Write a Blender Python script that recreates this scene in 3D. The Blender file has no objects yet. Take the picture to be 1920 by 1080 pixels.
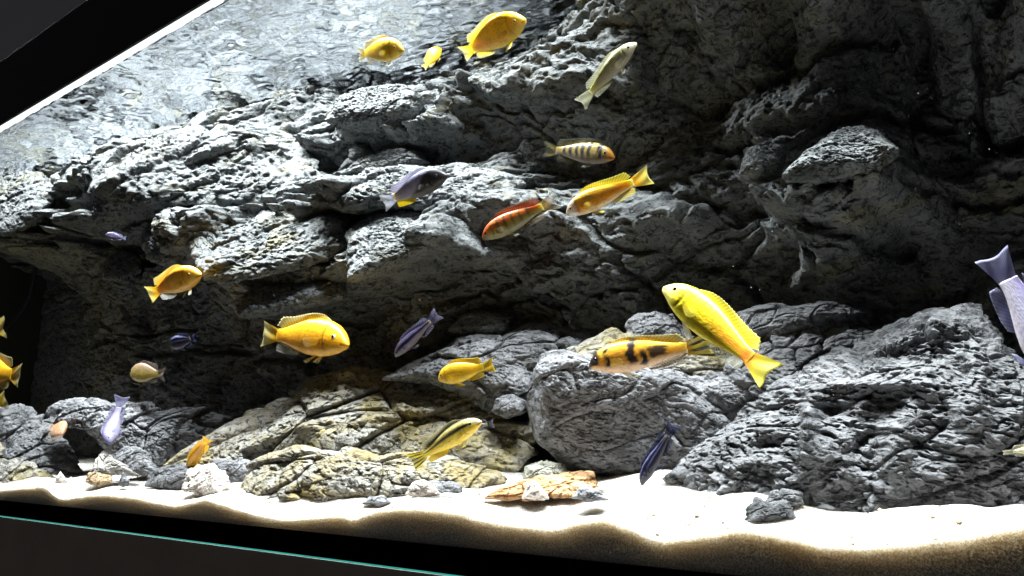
import bpy, math
import numpy as np

# ------------------------------------------------------------------ camera, world, light, exposure
scene = bpy.context.scene
COL = scene.collection
CAM_Y, CAM_Z, LENS = -0.48, 0.10, 28.0
PITCH, AXIS = math.radians(11.2), math.radians(52.2)   # AXIS: angle between the view and the tank's long side
F = 1920 * LENS / 36.0
CAM = np.array([0.0, CAM_Y, CAM_Z])
FWD = np.array([-math.cos(AXIS) * math.cos(PITCH), math.sin(AXIS) * math.cos(PITCH), math.sin(PITCH)])
RGT = np.array([math.sin(AXIS), math.cos(AXIS), 0.0])
UPV = np.cross(RGT, FWD)

from mathutils import Matrix
cam_data = bpy.data.cameras.new("camera")
cam_data.lens = LENS
cam_data.sensor_width = 36.0
cam_data.clip_start = 0.01
cam_data.clip_end = 50.0
cam = bpy.data.objects.new("camera", cam_data)
COL.objects.link(cam)
cam.matrix_world = Matrix([[RGT[i], UPV[i], -FWD[i], CAM[i]] for i in range(3)] + [[0, 0, 0, 1]])
scene.camera = cam

world = bpy.data.worlds.new("World")
scene.world = world
world.use_nodes = True
wb = world.node_tree.nodes["Background"]
wb.inputs[0].default_value = (0.95, 0.93, 1.0, 1)
wb.inputs[1].default_value = 0.035

scene.view_settings.view_transform = 'Standard'
scene.view_settings.look = 'None'
scene.view_settings.exposure = 0.0
scene.view_settings.gamma = 1.0
scene.view_settings.use_curve_mapping = False
scene.render.engine = 'CYCLES'
scene.cycles.use_denoising = True
scene.cycles.max_bounces = 8
scene.cycles.diffuse_bounces = 4
scene.cycles.transparent_max_bounces = 24
scene.cycles.caustics_reflective = False
scene.cycles.caustics_refractive = False

WATER_Z = 0.628
LAMPS = [(-1.38, 0.014, 0.62, 22.0), (-0.80, 0.014, 0.40, 25.0), (-0.12, 0.014, 0.46, 34.0)]   # LED bars above the water: x, y, length, watts
LAMP_Z = 0.87


def ray(px, py):
    return FWD + RGT * ((px - 960) / F) + UPV * ((540 - py) / F)


def at(px, py, y):
    """the point seen at a photo pixel whose distance behind the front glass is y"""
    d = ray(px, py)
    return CAM + d * ((y - CAM[1]) / d[1])


# ------------------------------------------------------------------ noise
def _hash(ix, iy, iz, seed):
    h = (ix * 374761393 + iy * 668265263 + iz * 2147483647 + seed * 974634777) & 0xFFFFFFFF
    h = ((h ^ (h >> 13)) * 1274126177) & 0xFFFFFFFF
    h = ((h ^ (h >> 16)) * 2246822519) & 0xFFFFFFFF
    return (h ^ (h >> 15)) & 0xFFFFFFFF


def rnd(ix, iy, iz, seed):
    return _hash(ix, iy, iz, seed) / 4294967295.0


def perlin(p, seed=0):
    p = np.asarray(p, dtype=np.float64)
    i = np.floor(p).astype(np.int64)
    f = p - i
    u = f * f * f * (f * (f * 6 - 15) + 10)
    out = np.zeros(len(p))
    for dx in (0, 1):
        wx = u[:, 0] if dx else 1 - u[:, 0]
        for dy in (0, 1):
            wy = u[:, 1] if dy else 1 - u[:, 1]
            for dz in (0, 1):
                wz = u[:, 2] if dz else 1 - u[:, 2]
                h = _hash(i[:, 0] + dx, i[:, 1] + dy, i[:, 2] + dz, seed)
                gx = (h & 1023) / 511.5 - 1
                gy = ((h >> 10) & 1023) / 511.5 - 1
                gz = ((h >> 20) & 1023) / 511.5 - 1
                out += wx * wy * wz * (gx * (f[:, 0] - dx) + gy * (f[:, 1] - dy) + gz * (f[:, 2] - dz))
    return out * 1.25


def fbm(p, octaves, seed=0, gain=0.5, ridged=False):
    out = np.zeros(len(p))
    a, s = 1.0, 1.0
    for k in range(octaves):
        n = perlin(p * s + k * 17.3, seed + k)
        out += a * ((0.5 - np.abs(n) * 1.6) if ridged else n)
        a *= gain
        s *= 2.03
    return out


def voronoi(p, seed=0):
    i = np.floor(p).astype(np.int64)
    f = p - i
    f1 = np.full(len(p), 9.0)
    f2 = np.full(len(p), 9.0)
    cid = np.zeros(len(p))
    for dx in (-1, 0, 1):
        for dy in (-1, 0, 1):
            for dz in (-1, 0, 1):
                a, b, c = i[:, 0] + dx, i[:, 1] + dy, i[:, 2] + dz
                h = _hash(a, b, c, seed)
                d = np.sqrt((dx + (h & 1023) / 1023 - f[:, 0]) ** 2 + (dy + ((h >> 10) & 1023) / 1023 - f[:, 1]) ** 2
                            + (dz + ((h >> 20) & 1023) / 1023 - f[:, 2]) ** 2)
                near = d < f1
                f2 = np.where(near, f1, np.minimum(f2, d))
                cid = np.where(near, (h % 9973) / 9973.0, cid)
                f1 = np.where(near, d, f1)
    return f1, f2, cid


def sstep(a, b, x):
    t = np.clip((x - a) / (b - a), 0, 1)
    return t * t * (3 - 2 * t)


def rock_relief(P, seed=0, k=1.0, strata=1.0, tilt=0.28, fine=1.0, blocks=1.0, lumps=1.0):
    """how far the rock surface stands out, in metres; P is n x 3, k scales the features"""
    q = P * k
    warp = np.stack([fbm(q * 5 + 3.1, 2, seed + 40), fbm(q * 5 + 9.7, 2, seed + 41), fbm(q * 5 + 5.2, 2, seed + 42)], 1)
    d = lumps * 0.024 * fbm(q * 6.5 + warp * 0.5, 3, seed)
    # blocks with joints between them, flattened along the bedding
    tz = q[:, 2] - tilt * q[:, 0]
    b = np.stack([q[:, 0] * 6.5, q[:, 1] * 6.5, tz * 13.0], 1) + warp * 0.75
    f1, f2, cid = voronoi(b, seed + 5)
    d += blocks * ((cid - 0.5) * 0.018 - 0.011 * (1 - sstep(0.0, 0.10, f2 - f1)))
    # bedding: each bed juts out at its lower edge and falls back upwards
    for per, amp, sd in ((0.075, 0.020, 11), (0.026, 0.0035, 12)):
        w = (tz + 0.035 * warp[:, 0] + 0.012 * fbm(q * 22, 2, seed + sd)) / per
        fr = w - np.floor(w)
        on = sstep(-0.25, 0.25, fbm(np.stack([q[:, 0] * 7, q[:, 1] * 7, np.floor(w) * 3.7], 1), 2, seed + sd + 3))
        d += strata * amp * on * (sstep(0, 0.16, fr) * (1 - fr) ** 0.8 - 0.35)
    # smaller cracked blocks
    b2 = np.stack([q[:, 0] * 20, q[:, 1] * 20, tz * 34.0], 1) + warp * 2.2
    g1, g2, c2 = voronoi(b2, seed + 6)
    m = sstep(-0.3, 0.3, fbm(q * 4 + 31, 2, seed + 21))
    d += blocks * m * ((c2 - 0.5) * 0.004 - 0.0035 * (1 - sstep(0, 0.14, g2 - g1)))
    # pitted skin
    st = np.stack([q[:, 0] * 0.75 + 0.5 * q[:, 2], q[:, 1], q[:, 2] * 1.25], 1)
    d += fine * 0.0042 * fbm(st * 38, 3, seed + 30, 0.6, ridged=True)
    d -= fine * 0.0036 * sstep(0.02, 0.30, fbm(st * 105, 2, seed + 33))
    return d


# ------------------------------------------------------------------ objects
def link(o, parent=None, label=None, cat=None, group=None, kind=None):
    COL.objects.link(o)
    if parent is not None:
        o.parent = parent
    if label:
        o["label"] = label
    if cat:
        o["category"] = cat
    if group:
        o["group"] = group
    if kind:
        o["kind"] = kind
    return o


def mesh_obj(name, V, Q, mat, parent=None, smooth=True, tris=None, **kw):
    V = np.asarray(V, dtype=np.float32)
    Q = np.asarray(Q, dtype=np.int32).reshape(-1, 4)
    T = np.asarray(tris if tris is not None else [], dtype=np.int32).reshape(-1, 3)
    me = bpy.data.meshes.new(name)
    me.vertices.add(len(V))
    me.vertices.foreach_set("co", V.ravel())
    loops = np.concatenate([Q.ravel(), T.ravel()]).astype(np.int32)
    me.loops.add(len(loops))
    me.loops.foreach_set("vertex_index", loops)
    me.polygons.add(len(Q) + len(T))
    starts = np.concatenate([np.arange(len(Q)) * 4, len(Q) * 4 + np.arange(len(T)) * 3]).astype(np.int32)
    me.polygons.foreach_set("loop_start", starts)
    me.update(calc_edges=True)
    me.validate()
    me.polygons.foreach_set("use_smooth", np.full(len(me.polygons), smooth))
    me.materials.append(mat)
    o = bpy.data.objects.new(name, me)
    return link(o, parent, **kw)


def empty(name, loc, **kw):
    o = bpy.data.objects.new(name, None)
    o.location = [float(c) for c in loc]
    o.empty_display_size = 0.02
    return link(o, **kw)


def grid_faces(nu, nv, off=0, wrap=False):
    """quads of a grid stored row by row: nv rows of nu points"""
    cols = nu if wrap else nu - 1
    i, j = np.meshgrid(np.arange(cols), np.arange(nv - 1))
    i, j = i.ravel(), j.ravel()
    i2 = (i + 1) % nu
    return np.stack([j * nu + i, j * nu + i2, (j + 1) * nu + i2, (j + 1) * nu + i], 1) + off


def box(name, lo, hi, mat, parent=None, bevel=0.0, **kw):
    x0, y0, z0 = lo
    x1, y1, z1 = hi
    V = [(x, y, z) for z in (z0, z1) for y in (y0, y1) for x in (x0, x1)]
    Q = [(0, 2, 3, 1), (4, 5, 7, 6), (0, 1, 5, 4), (2, 6, 7, 3), (0, 4, 6, 2), (1, 3, 7, 5)]
    o = mesh_obj(name, V, Q, mat, parent, smooth=False, **kw)
    if bevel:
        md = o.modifiers.new("bevel", 'BEVEL')
        md.width = bevel
        md.segments = 2
    return o


def vattr(o, name, values):
    """one value (float or rgb) for each vertex"""
    v = np.asarray(values, dtype=np.float32)
    if v.ndim == 1:
        a = o.data.attributes.new(name, 'FLOAT', 'POINT')
        a.data.foreach_set("value", v)
    else:
        a = o.data.attributes.new(name, 'FLOAT_COLOR', 'POINT')
        a.data.foreach_set("color", np.concatenate([v, np.ones((len(v), 1), np.float32)], 1).ravel())


# ------------------------------------------------------------------ materials
class NT:
    def __init__(self, name):
        self.m = bpy.data.materials.new(name)
        self.m.use_nodes = True
        self.t = self.m.node_tree
        self.t.nodes.clear()
        self.out = self.t.nodes.new("ShaderNodeOutputMaterial")

    def n(self, typ, **kw):
        nd = self.t.nodes.new("ShaderNode" + typ)
        for k, v in kw.items():
            if hasattr(nd, k):
                setattr(nd, k, v)
            else:
                self.i(nd, k.replace("_", " "), v)
        return nd

    def i(self, nd, key, v):
        s = nd.inputs[key]
        if hasattr(v, "links") or isinstance(v, bpy.types.NodeSocket):
            self.t.links.new(v, s)
        else:
            s.default_value = v

    def ramp(self, fac, stops, interp='LINEAR'):
        r = self.n("ValToRGB")
        r.color_ramp.interpolation = interp
        el = r.color_ramp.elements
        while len(el) < len(stops):
            el.new(0.5)
        for e, (p, c) in zip(el, stops):
            e.position = p
            e.color = (c, c, c, 1) if isinstance(c, (int, float)) else (*c, 1)
        self.i(r, "Fac", fac)
        return r.outputs[0]

    def noise(self, co, scale, detail=4, rough=0.55, dist=0.0):
        nd = self.n("TexNoise")
        self.i(nd, "Vector", co)
        self.i(nd, "Scale", scale)
        self.i(nd, "Detail", detail)
        self.i(nd, "Roughness", rough)
        self.i(nd, "Distortion", dist)
        return nd.outputs["Fac"]

    def mix(self, fac, a, b, blend='MIX'):
        nd = self.n("MixRGB")
        nd.blend_type = blend
        self.i(nd, "Fac", fac)
        self.i(nd, "Color1", a if not isinstance(a, tuple) else (*a, 1))
        self.i(nd, "Color2", b if not isinstance(b, tuple) else (*b, 1))
        return nd.outputs[0]

    def bump(self, h, strength, dist, prev=None):
        nd = self.n("Bump")
        self.i(nd, "Height", h)
        self.i(nd, "Strength", strength)
        self.i(nd, "Distance", dist)
        if prev is not None:
            self.i(nd, "Normal", prev)
        return nd.outputs[0]

    def surface(self, sock):
        self.t.links.new(sock, self.out.inputs["Surface"])
        return self.m


def rock_material(name, light, dark, algae=None, algae_amount=0.5, bump=1.0, grain=1.0, pits=0.85, wet=0.85):
    light, dark = tuple(x * wet for x in light), tuple(x * wet for x in dark)      # wet stone is darker than dry
    algae = tuple(x * wet for x in algae) if algae else None
    t = NT(name)
    mp = t.n("Mapping")
    t.i(mp, "Vector", t.n("NewGeometry").outputs["Position"])
    t.i(mp, "Rotation", (0.0, -0.35, 0.2))
    t.i(mp, "Scale", (0.72, 1.0, 1.25))
    co = mp.outputs[0]
    big = t.noise(co, 9 * grain, 5, 0.6, 0.3)
    mid = t.noise(co, 62 * grain, 6, 0.68, 0.5)
    pit = t.noise(co, 150 * grain, 3, 0.62, 0.9)
    fine = t.noise(co, 420 * grain, 3, 0.7)
    c = t.mix(t.ramp(mid, [(0.36, 0.0), (0.60, 1.0)]), dark, light)
    c = t.mix(t.ramp(big, [(0.40, 0.0), (0.66, 0.6)]), c, tuple(x * 1.4 for x in light))
    c = t.mix(t.ramp(fine, [(0.34, 0.55), (0.5, 0.0)]), c, tuple(x * 0.5 for x in dark))
    if algae:
        am = t.ramp(t.noise(co, 17 * grain, 6, 0.7, 0.8), [(1 - algae_amount - 0.06, 0.0), (1 - algae_amount + 0.12, 0.85)])
        c = t.mix(am, c, t.mix(mid, tuple(x * 0.5 for x in algae), algae))
    c = t.mix(t.ramp(pit, [(0.37, pits), (0.47, 0.0)]), c, tuple(x * 0.28 for x in dark))
    b = t.bump(mid, 0.6 * bump, 0.006)
    b = t.bump(t.ramp(pit, [(0.32, 0.0), (0.52, 1.0)]), 0.7 * bump, 0.0022, b)
    b = t.bump(fine, 0.6 * bump, 0.0016, b)
    p = t.n("BsdfPrincipled")
    t.i(p, "Base Color", c)
    t.i(p, "Roughness", 0.78)
    t.i(p, "Specular IOR Level", 0.3)
    t.i(p, "Normal", b)
    return t.surface(p.outputs[0])


def plain(name, col, rough=0.5, spec=0.4, bumps=None, var=0.0):
    t = NT(name)
    p = t.n("BsdfPrincipled")
    co = t.n("TexCoord").outputs["Object"]
    nz = t.noise(co, 14, 5, 0.6)
    t.i(p, "Base Color", t.mix(nz, tuple(x * (1 - var) for x in col), tuple(min(1, x * (1 + var)) for x in col)))
    t.i(p, "Roughness", rough)
    t.i(p, "Specular IOR Level", spec)
    if bumps:
        t.i(p, "Normal", t.bump(t.noise(co, bumps[0], 4, 0.6), bumps[1], 0.002))
    return t.surface(p.outputs[0])


def make_materials():
    M = {}
    M["wall"] = rock_material("grey_moulded_rock", (0.215, 0.23, 0.235), (0.080, 0.09, 0.09), (0.29, 0.265, 0.14), 0.40)
    M["rock"] = rock_material("grey_rock", (0.27, 0.275, 0.29), (0.10, 0.105, 0.11), (0.30, 0.27, 0.16), 0.30)
    M["rough_rock"] = rock_material("rough_grey_rock", (0.21, 0.215, 0.225), (0.072, 0.076, 0.08), (0.27, 0.25, 0.18), 0.24, 0.9, 1.0, 0.8)
    M["algae_rock"] = rock_material("algae_covered_rock", (0.34, 0.33, 0.29), (0.13, 0.125, 0.11), (0.36, 0.275, 0.085), 0.50)
    M["tan_rock"] = rock_material("yellowed_grey_rock", (0.38, 0.37, 0.33), (0.16, 0.155, 0.14), (0.38, 0.31, 0.11), 0.50)
    M["white_stone"] = rock_material("white_stone", (0.78, 0.72, 0.66), (0.60, 0.50, 0.44), (0.62, 0.42, 0.30), 0.25, 0.5)
    M["pale_stone"] = rock_material("pale_stone", (0.50, 0.48, 0.44), (0.30, 0.29, 0.28), None, 0, 0.6)
    M["tan_stone"] = rock_material("tan_stone", (0.62, 0.47, 0.28), (0.30, 0.20, 0.12), None, 0, 0.6)
    M["orange_stone"] = rock_material("orange_stone", (0.60, 0.36, 0.17), (0.40, 0.20, 0.09), (0.66, 0.50, 0.36), 0.4, 0.6)
    M["green_stone"] = rock_material("greenish_stone", (0.40, 0.40, 0.33), (0.24, 0.25, 0.20), None, 0, 0.6)

    # sand
    t = NT("aquarium_sand")
    co = t.n("TexCoord").outputs["Object"]
    g = t.noise(co, 760, 2, 0.6)
    g2 = t.noise(co, 1500, 1, 0.5)
    lo = t.noise(co, 16, 4, 0.6)
    c = t.mix(t.ramp(g, [(0.40, 0.0), (0.60, 1.0)]), (0.34, 0.32, 0.285), (0.64, 0.62, 0.59))
    c = t.mix(t.ramp(g2, [(0.32, 0.7), (0.42, 0.0)]), c, (0.13, 0.10, 0.065))
    c = t.mix(t.ramp(lo, [(0.52, 0.0), (0.75, 0.35)]), c, (0.44, 0.36, 0.25))
    glow = t.n("Attribute", attribute_name="algae").outputs["Fac"]  # brown glow of light passing through the sand crest, painted into the colour
    c = t.mix(glow, c, (0.42, 0.32, 0.18))
    p = t.n("BsdfPrincipled")
    t.i(p, "Base Color", c)
    t.i(p, "Roughness", 0.9)
    t.i(p, "Specular IOR Level", 0.2)
    t.i(p, "Subsurface Weight", 0.85)
    t.i(p, "Subsurface Radius", (1.0, 0.94, 0.84))
    t.i(p, "Subsurface Scale", 0.024)
    t.i(p, "Normal", t.bump(g, 0.6, 0.0016, t.bump(t.noise(co, 90, 3, 0.6), 0.5, 0.004)))
    M["sand"] = t.surface(p.outputs[0])

    # water seen from below: clear straight up, a mirror at flat angles
    t = NT("water_surface")
    co = t.n("TexCoord").outputs["Object"]
    mp = t.n("Mapping")
    t.i(mp, "Vector", co)
    t.i(mp, "Scale", (1.0, 1.6, 1.0))
    b = t.bump(t.noise(mp.outputs[0], 120, 3, 0.6, 0.8), 0.08, 0.002)
    gl = t.n("BsdfGlossy")
    t.i(gl, "Color", (0.64, 0.66, 0.70, 1))
    t.i(gl, "Roughness", 0.03)
    t.i(gl, "Normal", b)
    tr = t.n("BsdfTransparent")
    lw = t.n("LayerWeight")
    t.i(lw, "Blend", 0.5)
    fac = t.ramp(lw.outputs["Facing"], [(0.0, 0.02), (0.26, 0.04), (0.36, 1.0)])
    mx = t.n("MixShader")
    t.i(mx, 0, fac)
    t.i(mx, 1, tr.outputs[0])
    t.i(mx, 2, gl.outputs[0])
    M["water"] = t.surface(mx.outputs[0])

    t = NT("clear_glass")
    tr = t.n("BsdfTransparent")
    t.i(tr, "Color", (0.975, 0.99, 0.985, 1))
    M["glass"] = t.surface(tr.outputs[0])

    t = NT("emissive_glass_edge")
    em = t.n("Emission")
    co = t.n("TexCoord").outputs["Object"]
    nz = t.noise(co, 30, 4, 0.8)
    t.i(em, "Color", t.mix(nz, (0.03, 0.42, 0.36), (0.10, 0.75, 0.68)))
    t.i(em, "Strength", 0.6)  # light carried along inside the glass, put in as emission
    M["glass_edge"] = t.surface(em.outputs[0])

    t = NT("gap_glow_panel")  # added glow that makes the gap above the water bright
    em = t.n("Emission")
    t.i(em, "Color", (0.93, 0.97, 1.0, 1))
    t.i(em, "Strength", 1.6)
    M["gap_glow"] = t.surface(em.outputs[0])

    M["black"] = plain("black_trim", (0.006, 0.006, 0.007), 0.55, 0.2)
    M["black_inside"] = plain("black_silicone", (0.0015, 0.0015, 0.0015), 0.9, 0.0)
    M["hood"] = plain("grey_hood", (0.52, 0.52, 0.56), 0.75, 0.2, (160, 0.2), 0.08)
    M["white_panel"] = plain("matt_white", (0.8, 0.8, 0.8), 0.7, 0.2)
    M["cabinet"] = plain("dark_brown_cabinet", (0.40, 0.33, 0.275), 0.8, 0.15, (90, 0.4), 0.25)
    M["end"] = plain("dark_end_panel", (0.035, 0.036, 0.025), 0.6, 0.2, None, 0.4)
    M["cable"] = plain("black_cable", (0.01, 0.012, 0.02), 0.5, 0.3)

    # fish
    t = NT("fish_skin")
    co = t.n("TexCoord").outputs["UV"]
    at_ = t.n("Attribute", attribute_name="tint").outputs["Color"]
    vo = t.n("TexVoronoi")
    t.i(vo, "Vector", co)
    t.i(vo, "Scale", 1.0)
    edge = t.ramp(vo.outputs["Distance"], [(0.25, 1.0), (0.75, 0.0)])
    c = t.mix(t.ramp(vo.outputs["Distance"], [(0.40, 0.0), (0.80, 0.38)]), at_, t.mix(1.0, at_, (0.55, 0.45, 0.35), 'MULTIPLY'))
    nz = t.noise(t.n("TexCoord").outputs["Object"], 60, 4, 0.6)
    c = t.mix(t.ramp(nz, [(0.3, 0.22), (0.7, 0.0)]), c, t.mix(1.0, c, (0.6, 0.5, 0.4), 'MULTIPLY'))
    p = t.n("BsdfPrincipled")
    t.i(p, "Base Color", c)
    t.i(p, "Roughness", 0.42)
    t.i(p, "Specular IOR Level", 0.45)
    t.i(p, "Coat Weight", 0.25)
    t.i(p, "Coat Roughness", 0.18)
    t.i(p, "Subsurface Weight", 0.35)
    t.i(p, "Subsurface Radius", (1.0, 0.92, 0.45))
    t.i(p, "Subsurface Scale", 0.006)
    t.i(p, "Normal", t.bump(edge, 0.2, 0.0005))
    M["skin"] = t.surface(p.outputs[0])

    t = NT("fin_membrane")
    at_ = t.n("Attribute", attribute_name="tint").outputs["Color"]
    op = t.n("Attribute", attribute_name="cover").outputs["Fac"]
    d = t.n("BsdfPrincipled")
    t.i(d, "Base Color", at_)
    t.i(d, "Roughness", 0.45)
    tl = t.n("BsdfTranslucent")
    t.i(tl, "Color", at_)
    m1 = t.n("MixShader")
    t.i(m1, 0, 0.45)
    t.i(m1, 1, d.outputs[0])
    t.i(m1, 2, tl.outputs[0])
    tr = t.n("BsdfTransparent")
    m2 = t.n("MixShader")
    t.i(m2, 0, op)
    t.i(m2, 1, tr.outputs[0])
    t.i(m2, 2, m1.outputs[0])
    M["fin"] = t.surface(m2.outputs[0])

    for nm, col in (("eye_gold", (0.75, 0.55, 0.15)), ("eye_pale", (0.75, 0.72, 0.6)), ("eye_dark", (0.05, 0.05, 0.06))):
        M[nm] = plain(nm, col, 0.12, 0.7)
    M["pupil"] = plain("pupil", (0.004, 0.004, 0.005), 0.08, 0.8)
    return M


M = make_materials()


# ------------------------------------------------------------------ the tank
TANK_X0, TANK_X1 = -2.00, 0.42

tank = empty("aquarium_tank", (-0.75, 0, 0), label="long glass aquarium with black trim holding the rocks, sand and fish", cat="aquarium")


def tank_part(name, lo, hi, mat, **kw):
    off = np.array([-0.75, 0, 0])
    return box(name, np.array(lo) - off, np.array(hi) - off, mat, tank, **kw)


pane = tank_part("front_glass", (TANK_X0, -0.010, 0.0046), (TANK_X1, -0.001, 0.655), M["glass"])
edge = box("glass_edge", np.array((TANK_X0 + 0.75, -0.0106, 0.0036)), np.array((TANK_X1 + 0.75, -0.0101, 0.0049)), M["glass_edge"], pane)
tank_part("bottom_trim", (TANK_X0, -0.0005, 0.0030), (TANK_X1, 0.004, 0.0235), M["black_inside"])
tank_part("top_trim", (TANK_X0 - 0.02, -0.016, 0.6262), (TANK_X1 + 0.02, -0.0115, 0.7490), M["black"], bevel=0.001)
tank_part("end_panel", (TANK_X0 - 0.012, 0.001, 0.0), (TANK_X0, 0.60, 0.655), M["end"])
tank_part("bottom_panel", (TANK_X0, 0.005, 0.0), (TANK_X1, 0.60, 0.010), M["black_inside"])
tank_part("end_panel", (TANK_X1, 0.001, 0.0), (TANK_X1 + 0.012, 0.60, 0.655), M["end"])

tank_part("gap_filler", (TANK_X0, -0.0093, -0.02), (TANK_X1, 0.0044, 0.0029), M["black_inside"])  # added black filler, keeps a lit line from showing under the glass

hood = empty("aquarium_hood", (-0.75, 0, 0.7490), label="grey hood above the black top trim of the aquarium", cat="hood")
box("front_panel", (TANK_X0 + 0.73, -0.0165, 0.0025), (TANK_X1 + 0.77, -0.004, 0.42), M["hood"], hood, bevel=0.002)
box("reflector", (TANK_X0 + 0.73, 0.0030, -0.006), (TANK_X1 + 0.77, 0.0050, 0.035), M["white_panel"], hood)  # added white strip that shows as a bright line in the gap
box("roof", (TANK_X0 + 0.73, -0.0039, 0.38), (TANK_X1 + 0.77, 0.62, 0.392), M["black_inside"], hood)

cab = empty("aquarium_cabinet", (-0.75, 0, -0.6), label="dark brown cabinet under the bottom edge of the aquarium", cat="cabinet")
box("front_panel", (TANK_X0 + 0.73, -0.0100, 0.0), (TANK_X1 + 0.77, -0.0094, 0.6033), M["cabinet"], cab, bevel=0.0)
box("top_board", (TANK_X0 + 0.73, 0.0045, 0.57), (TANK_X1 + 0.77, 0.62, 0.5985), M["cabinet"], cab)

# lamps: a light bar with LED heads, above the water near the front
LAMP_LABELS = ["long LED bar over the far end of the tank", "short LED bar over the middle of the tank between two others", "LED bar over the end of the tank with the great rough rock"]
for (x, y, length, watts), text in zip(LAMPS, LAMP_LABELS):
    lamp = empty("led_bar", (x, y, LAMP_Z), label=text, cat="lamp", group="lamps over the water")
    box("housing", (-length / 2 - 0.01, -0.014, 0.001), (length / 2 + 0.01, 0.03, 0.022), M["black"], lamp, bevel=0.002)
    ld = bpy.data.lights.new("led_light", 'AREA')
    ld.shape = 'RECTANGLE'
    ld.size, ld.size_y = length, 0.022
    ld.energy = watts
    ld.color = (0.95, 0.975, 1.0)
    lo = bpy.data.objects.new("led_light", ld)
    lo.location = (0, 0, -0.002)
    link(lo, lamp)
bar = empty("gap_glow_strip", (-0.75, 0.0, 0.6288), label="added glowing white strip that brightens the gap under the black top trim", cat="glow strip")
box("glow_face", (TANK_X0 + 0.75, 0.0003, 0.0), (TANK_X1 + 0.75, 0.0020, 0.07), M["gap_glow"], bar)  # added emitter, stands in for the bright gap above the water
box("glow_blocker", (TANK_X0 + 0.75, 0.0021, -0.0005), (TANK_X1 + 0.75, 0.0032, 0.071), M["black_inside"], bar)  # added blocker, keeps the strip's glow out of the tank

# ------------------------------------------------------------------ rock background
WALL_LINES = [
    # left lump hanging near the water, dark end behind it
    (.31, [(104, 470), (104, 560), (104, 650), (104, 740)]),
    (.30, [(-120, 480), (0, 475), (50, 455), (95, 425)]), (.33, [(-120, 600), (40, 600), (-120, 760), (40, 760), (-120, 900), (40, 880)]),
    (.155, [(112, 310), (120, 360)]), (.24, [(125, 420), (130, 470)]),
    # big bright block
    (.152, [(170, 292), (250, 268), (330, 256), (440, 247), (530, 250)]),
    (.108, [(165, 350), (250, 376), (340, 386), (440, 378), (520, 380), (600, 366), (618, 348)]),
    (.20, [(165, 385), (230, 405)]), (.235, [(175, 440), (240, 445)]),
    (.215, [(565, 258), (600, 292), (640, 335)]),
    # second bright block
    (.185, [(285, 425), (330, 404), (470, 396), (560, 406), (640, 404)]),
    (.128, [(272, 470), (340, 478), (430, 512), (520, 500), (640, 478), (740, 455), (850, 456)]),
    (.138, [(440, 552), (520, 535), (640, 520), (740, 492)]),
    (.24, [(268, 505), (340, 515), (420, 548)]), (.215, [(440, 592), (540, 580), (640, 566), (760, 535), (860, 505)]),
    (.265, [(120, 560), (200, 600), (200, 700), (120, 700)]), (.235, [(350, 610), (350, 720), (500, 640), (650, 650), (520, 690)]),
    (.195, [(205, 515), (262, 505)]), (.245, [(200, 470), (258, 462)]),
    # upper centre
    (.155, [(620, 222), (700, 230), (785, 212)]), (.215, [(620, 252), (720, 262), (800, 246)]), (.225, [(680, 288), (780, 288), (860, 270)]),
    (.225, [(660, 306), (760, 300), (860, 312), (960, 332)]), (.158, [(612, 392), (720, 384), (830, 388), (960, 378)]),
    (.205, [(665, 410), (740, 405), (830, 412)]), (.150, [(700, 468), (850, 462)]),
    (.17, [(380, 215), (450, 235)]), (.20, [(470, 170), (520, 235)]),
    (.245, [(900, 520), (1000, 540), (1100, 570), (1200, 590), (760, 600), (880, 590)]), (.20, [(950, 440), (1060, 425), (1180, 412), (1260, 402)]),
    (.26, [(1000, 320), (1100, 330), (1200, 310)]), (.215, [(980, 455), (1060, 470), (1150, 500)]),
    (.19, [(860, 150), (950, 178), (1050, 185), (1150, 172)]), (.205, [(1050, 90), (1150, 55), (1250, 50)]), (.245, [(900, 240), (1000, 255), (1100, 250)]),
    # right: the top hangs over, everything under it is shaded
    (.115, [(1180, -150), (1300, -120)]), (.115, [(1400, -130), (1500, -120), (1700, -120), (1900, -120), (2150, -120)]), (.130, [(1300, -30), (1500, -40), (1700, -50), (1900, -50), (2150, -50)]), (.24, [(1300, 70), (1500, 50), (1700, 40), (1900, 30), (2100, 30)]),
    (.265, [(1300, 150), (1500, 120), (1700, 120), (2100, 160)]), (.29, [(1720, 230), (1760, 100), (1790, 300), (1350, 220)]),
    (.145, [(1400, 338), (1480, 336), (1560, 328), (1640, 320)]), (.205, [(1420, 270), (1500, 262), (1580, 246), (1650, 252)]), (.265, [(1400, 372), (1500, 378), (1650, 368)]),
    (.23, [(1860, 130), (1870, 205), (1930, 160), (2100, 200)]), (.25, [(1860, 260), (1960, 260)]),
    (.265, [(1300, 470), (1500, 470), (1700, 450), (1900, 450), (2150, 460)]), (.28, [(1300, 560), (1500, 560), (1700, 560), (1900, 560), (2150, 600)]),
    (.31, [(140, 860), (400, 850), (700, 850), (1000, 850), (1300, 850), (1600, 850), (1900, 850), (2150, 850), (1300, 680), (1600, 680), (900, 700), (750, 720)]),
]
# where the wall meets the water: the pixel on the water line gives the depth
WATERLINE = [(330, 228), (430, 192), (500, 172), (640, 150), (760, 140), (850, 132), (950, 104), (1040, 70)]


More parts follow.
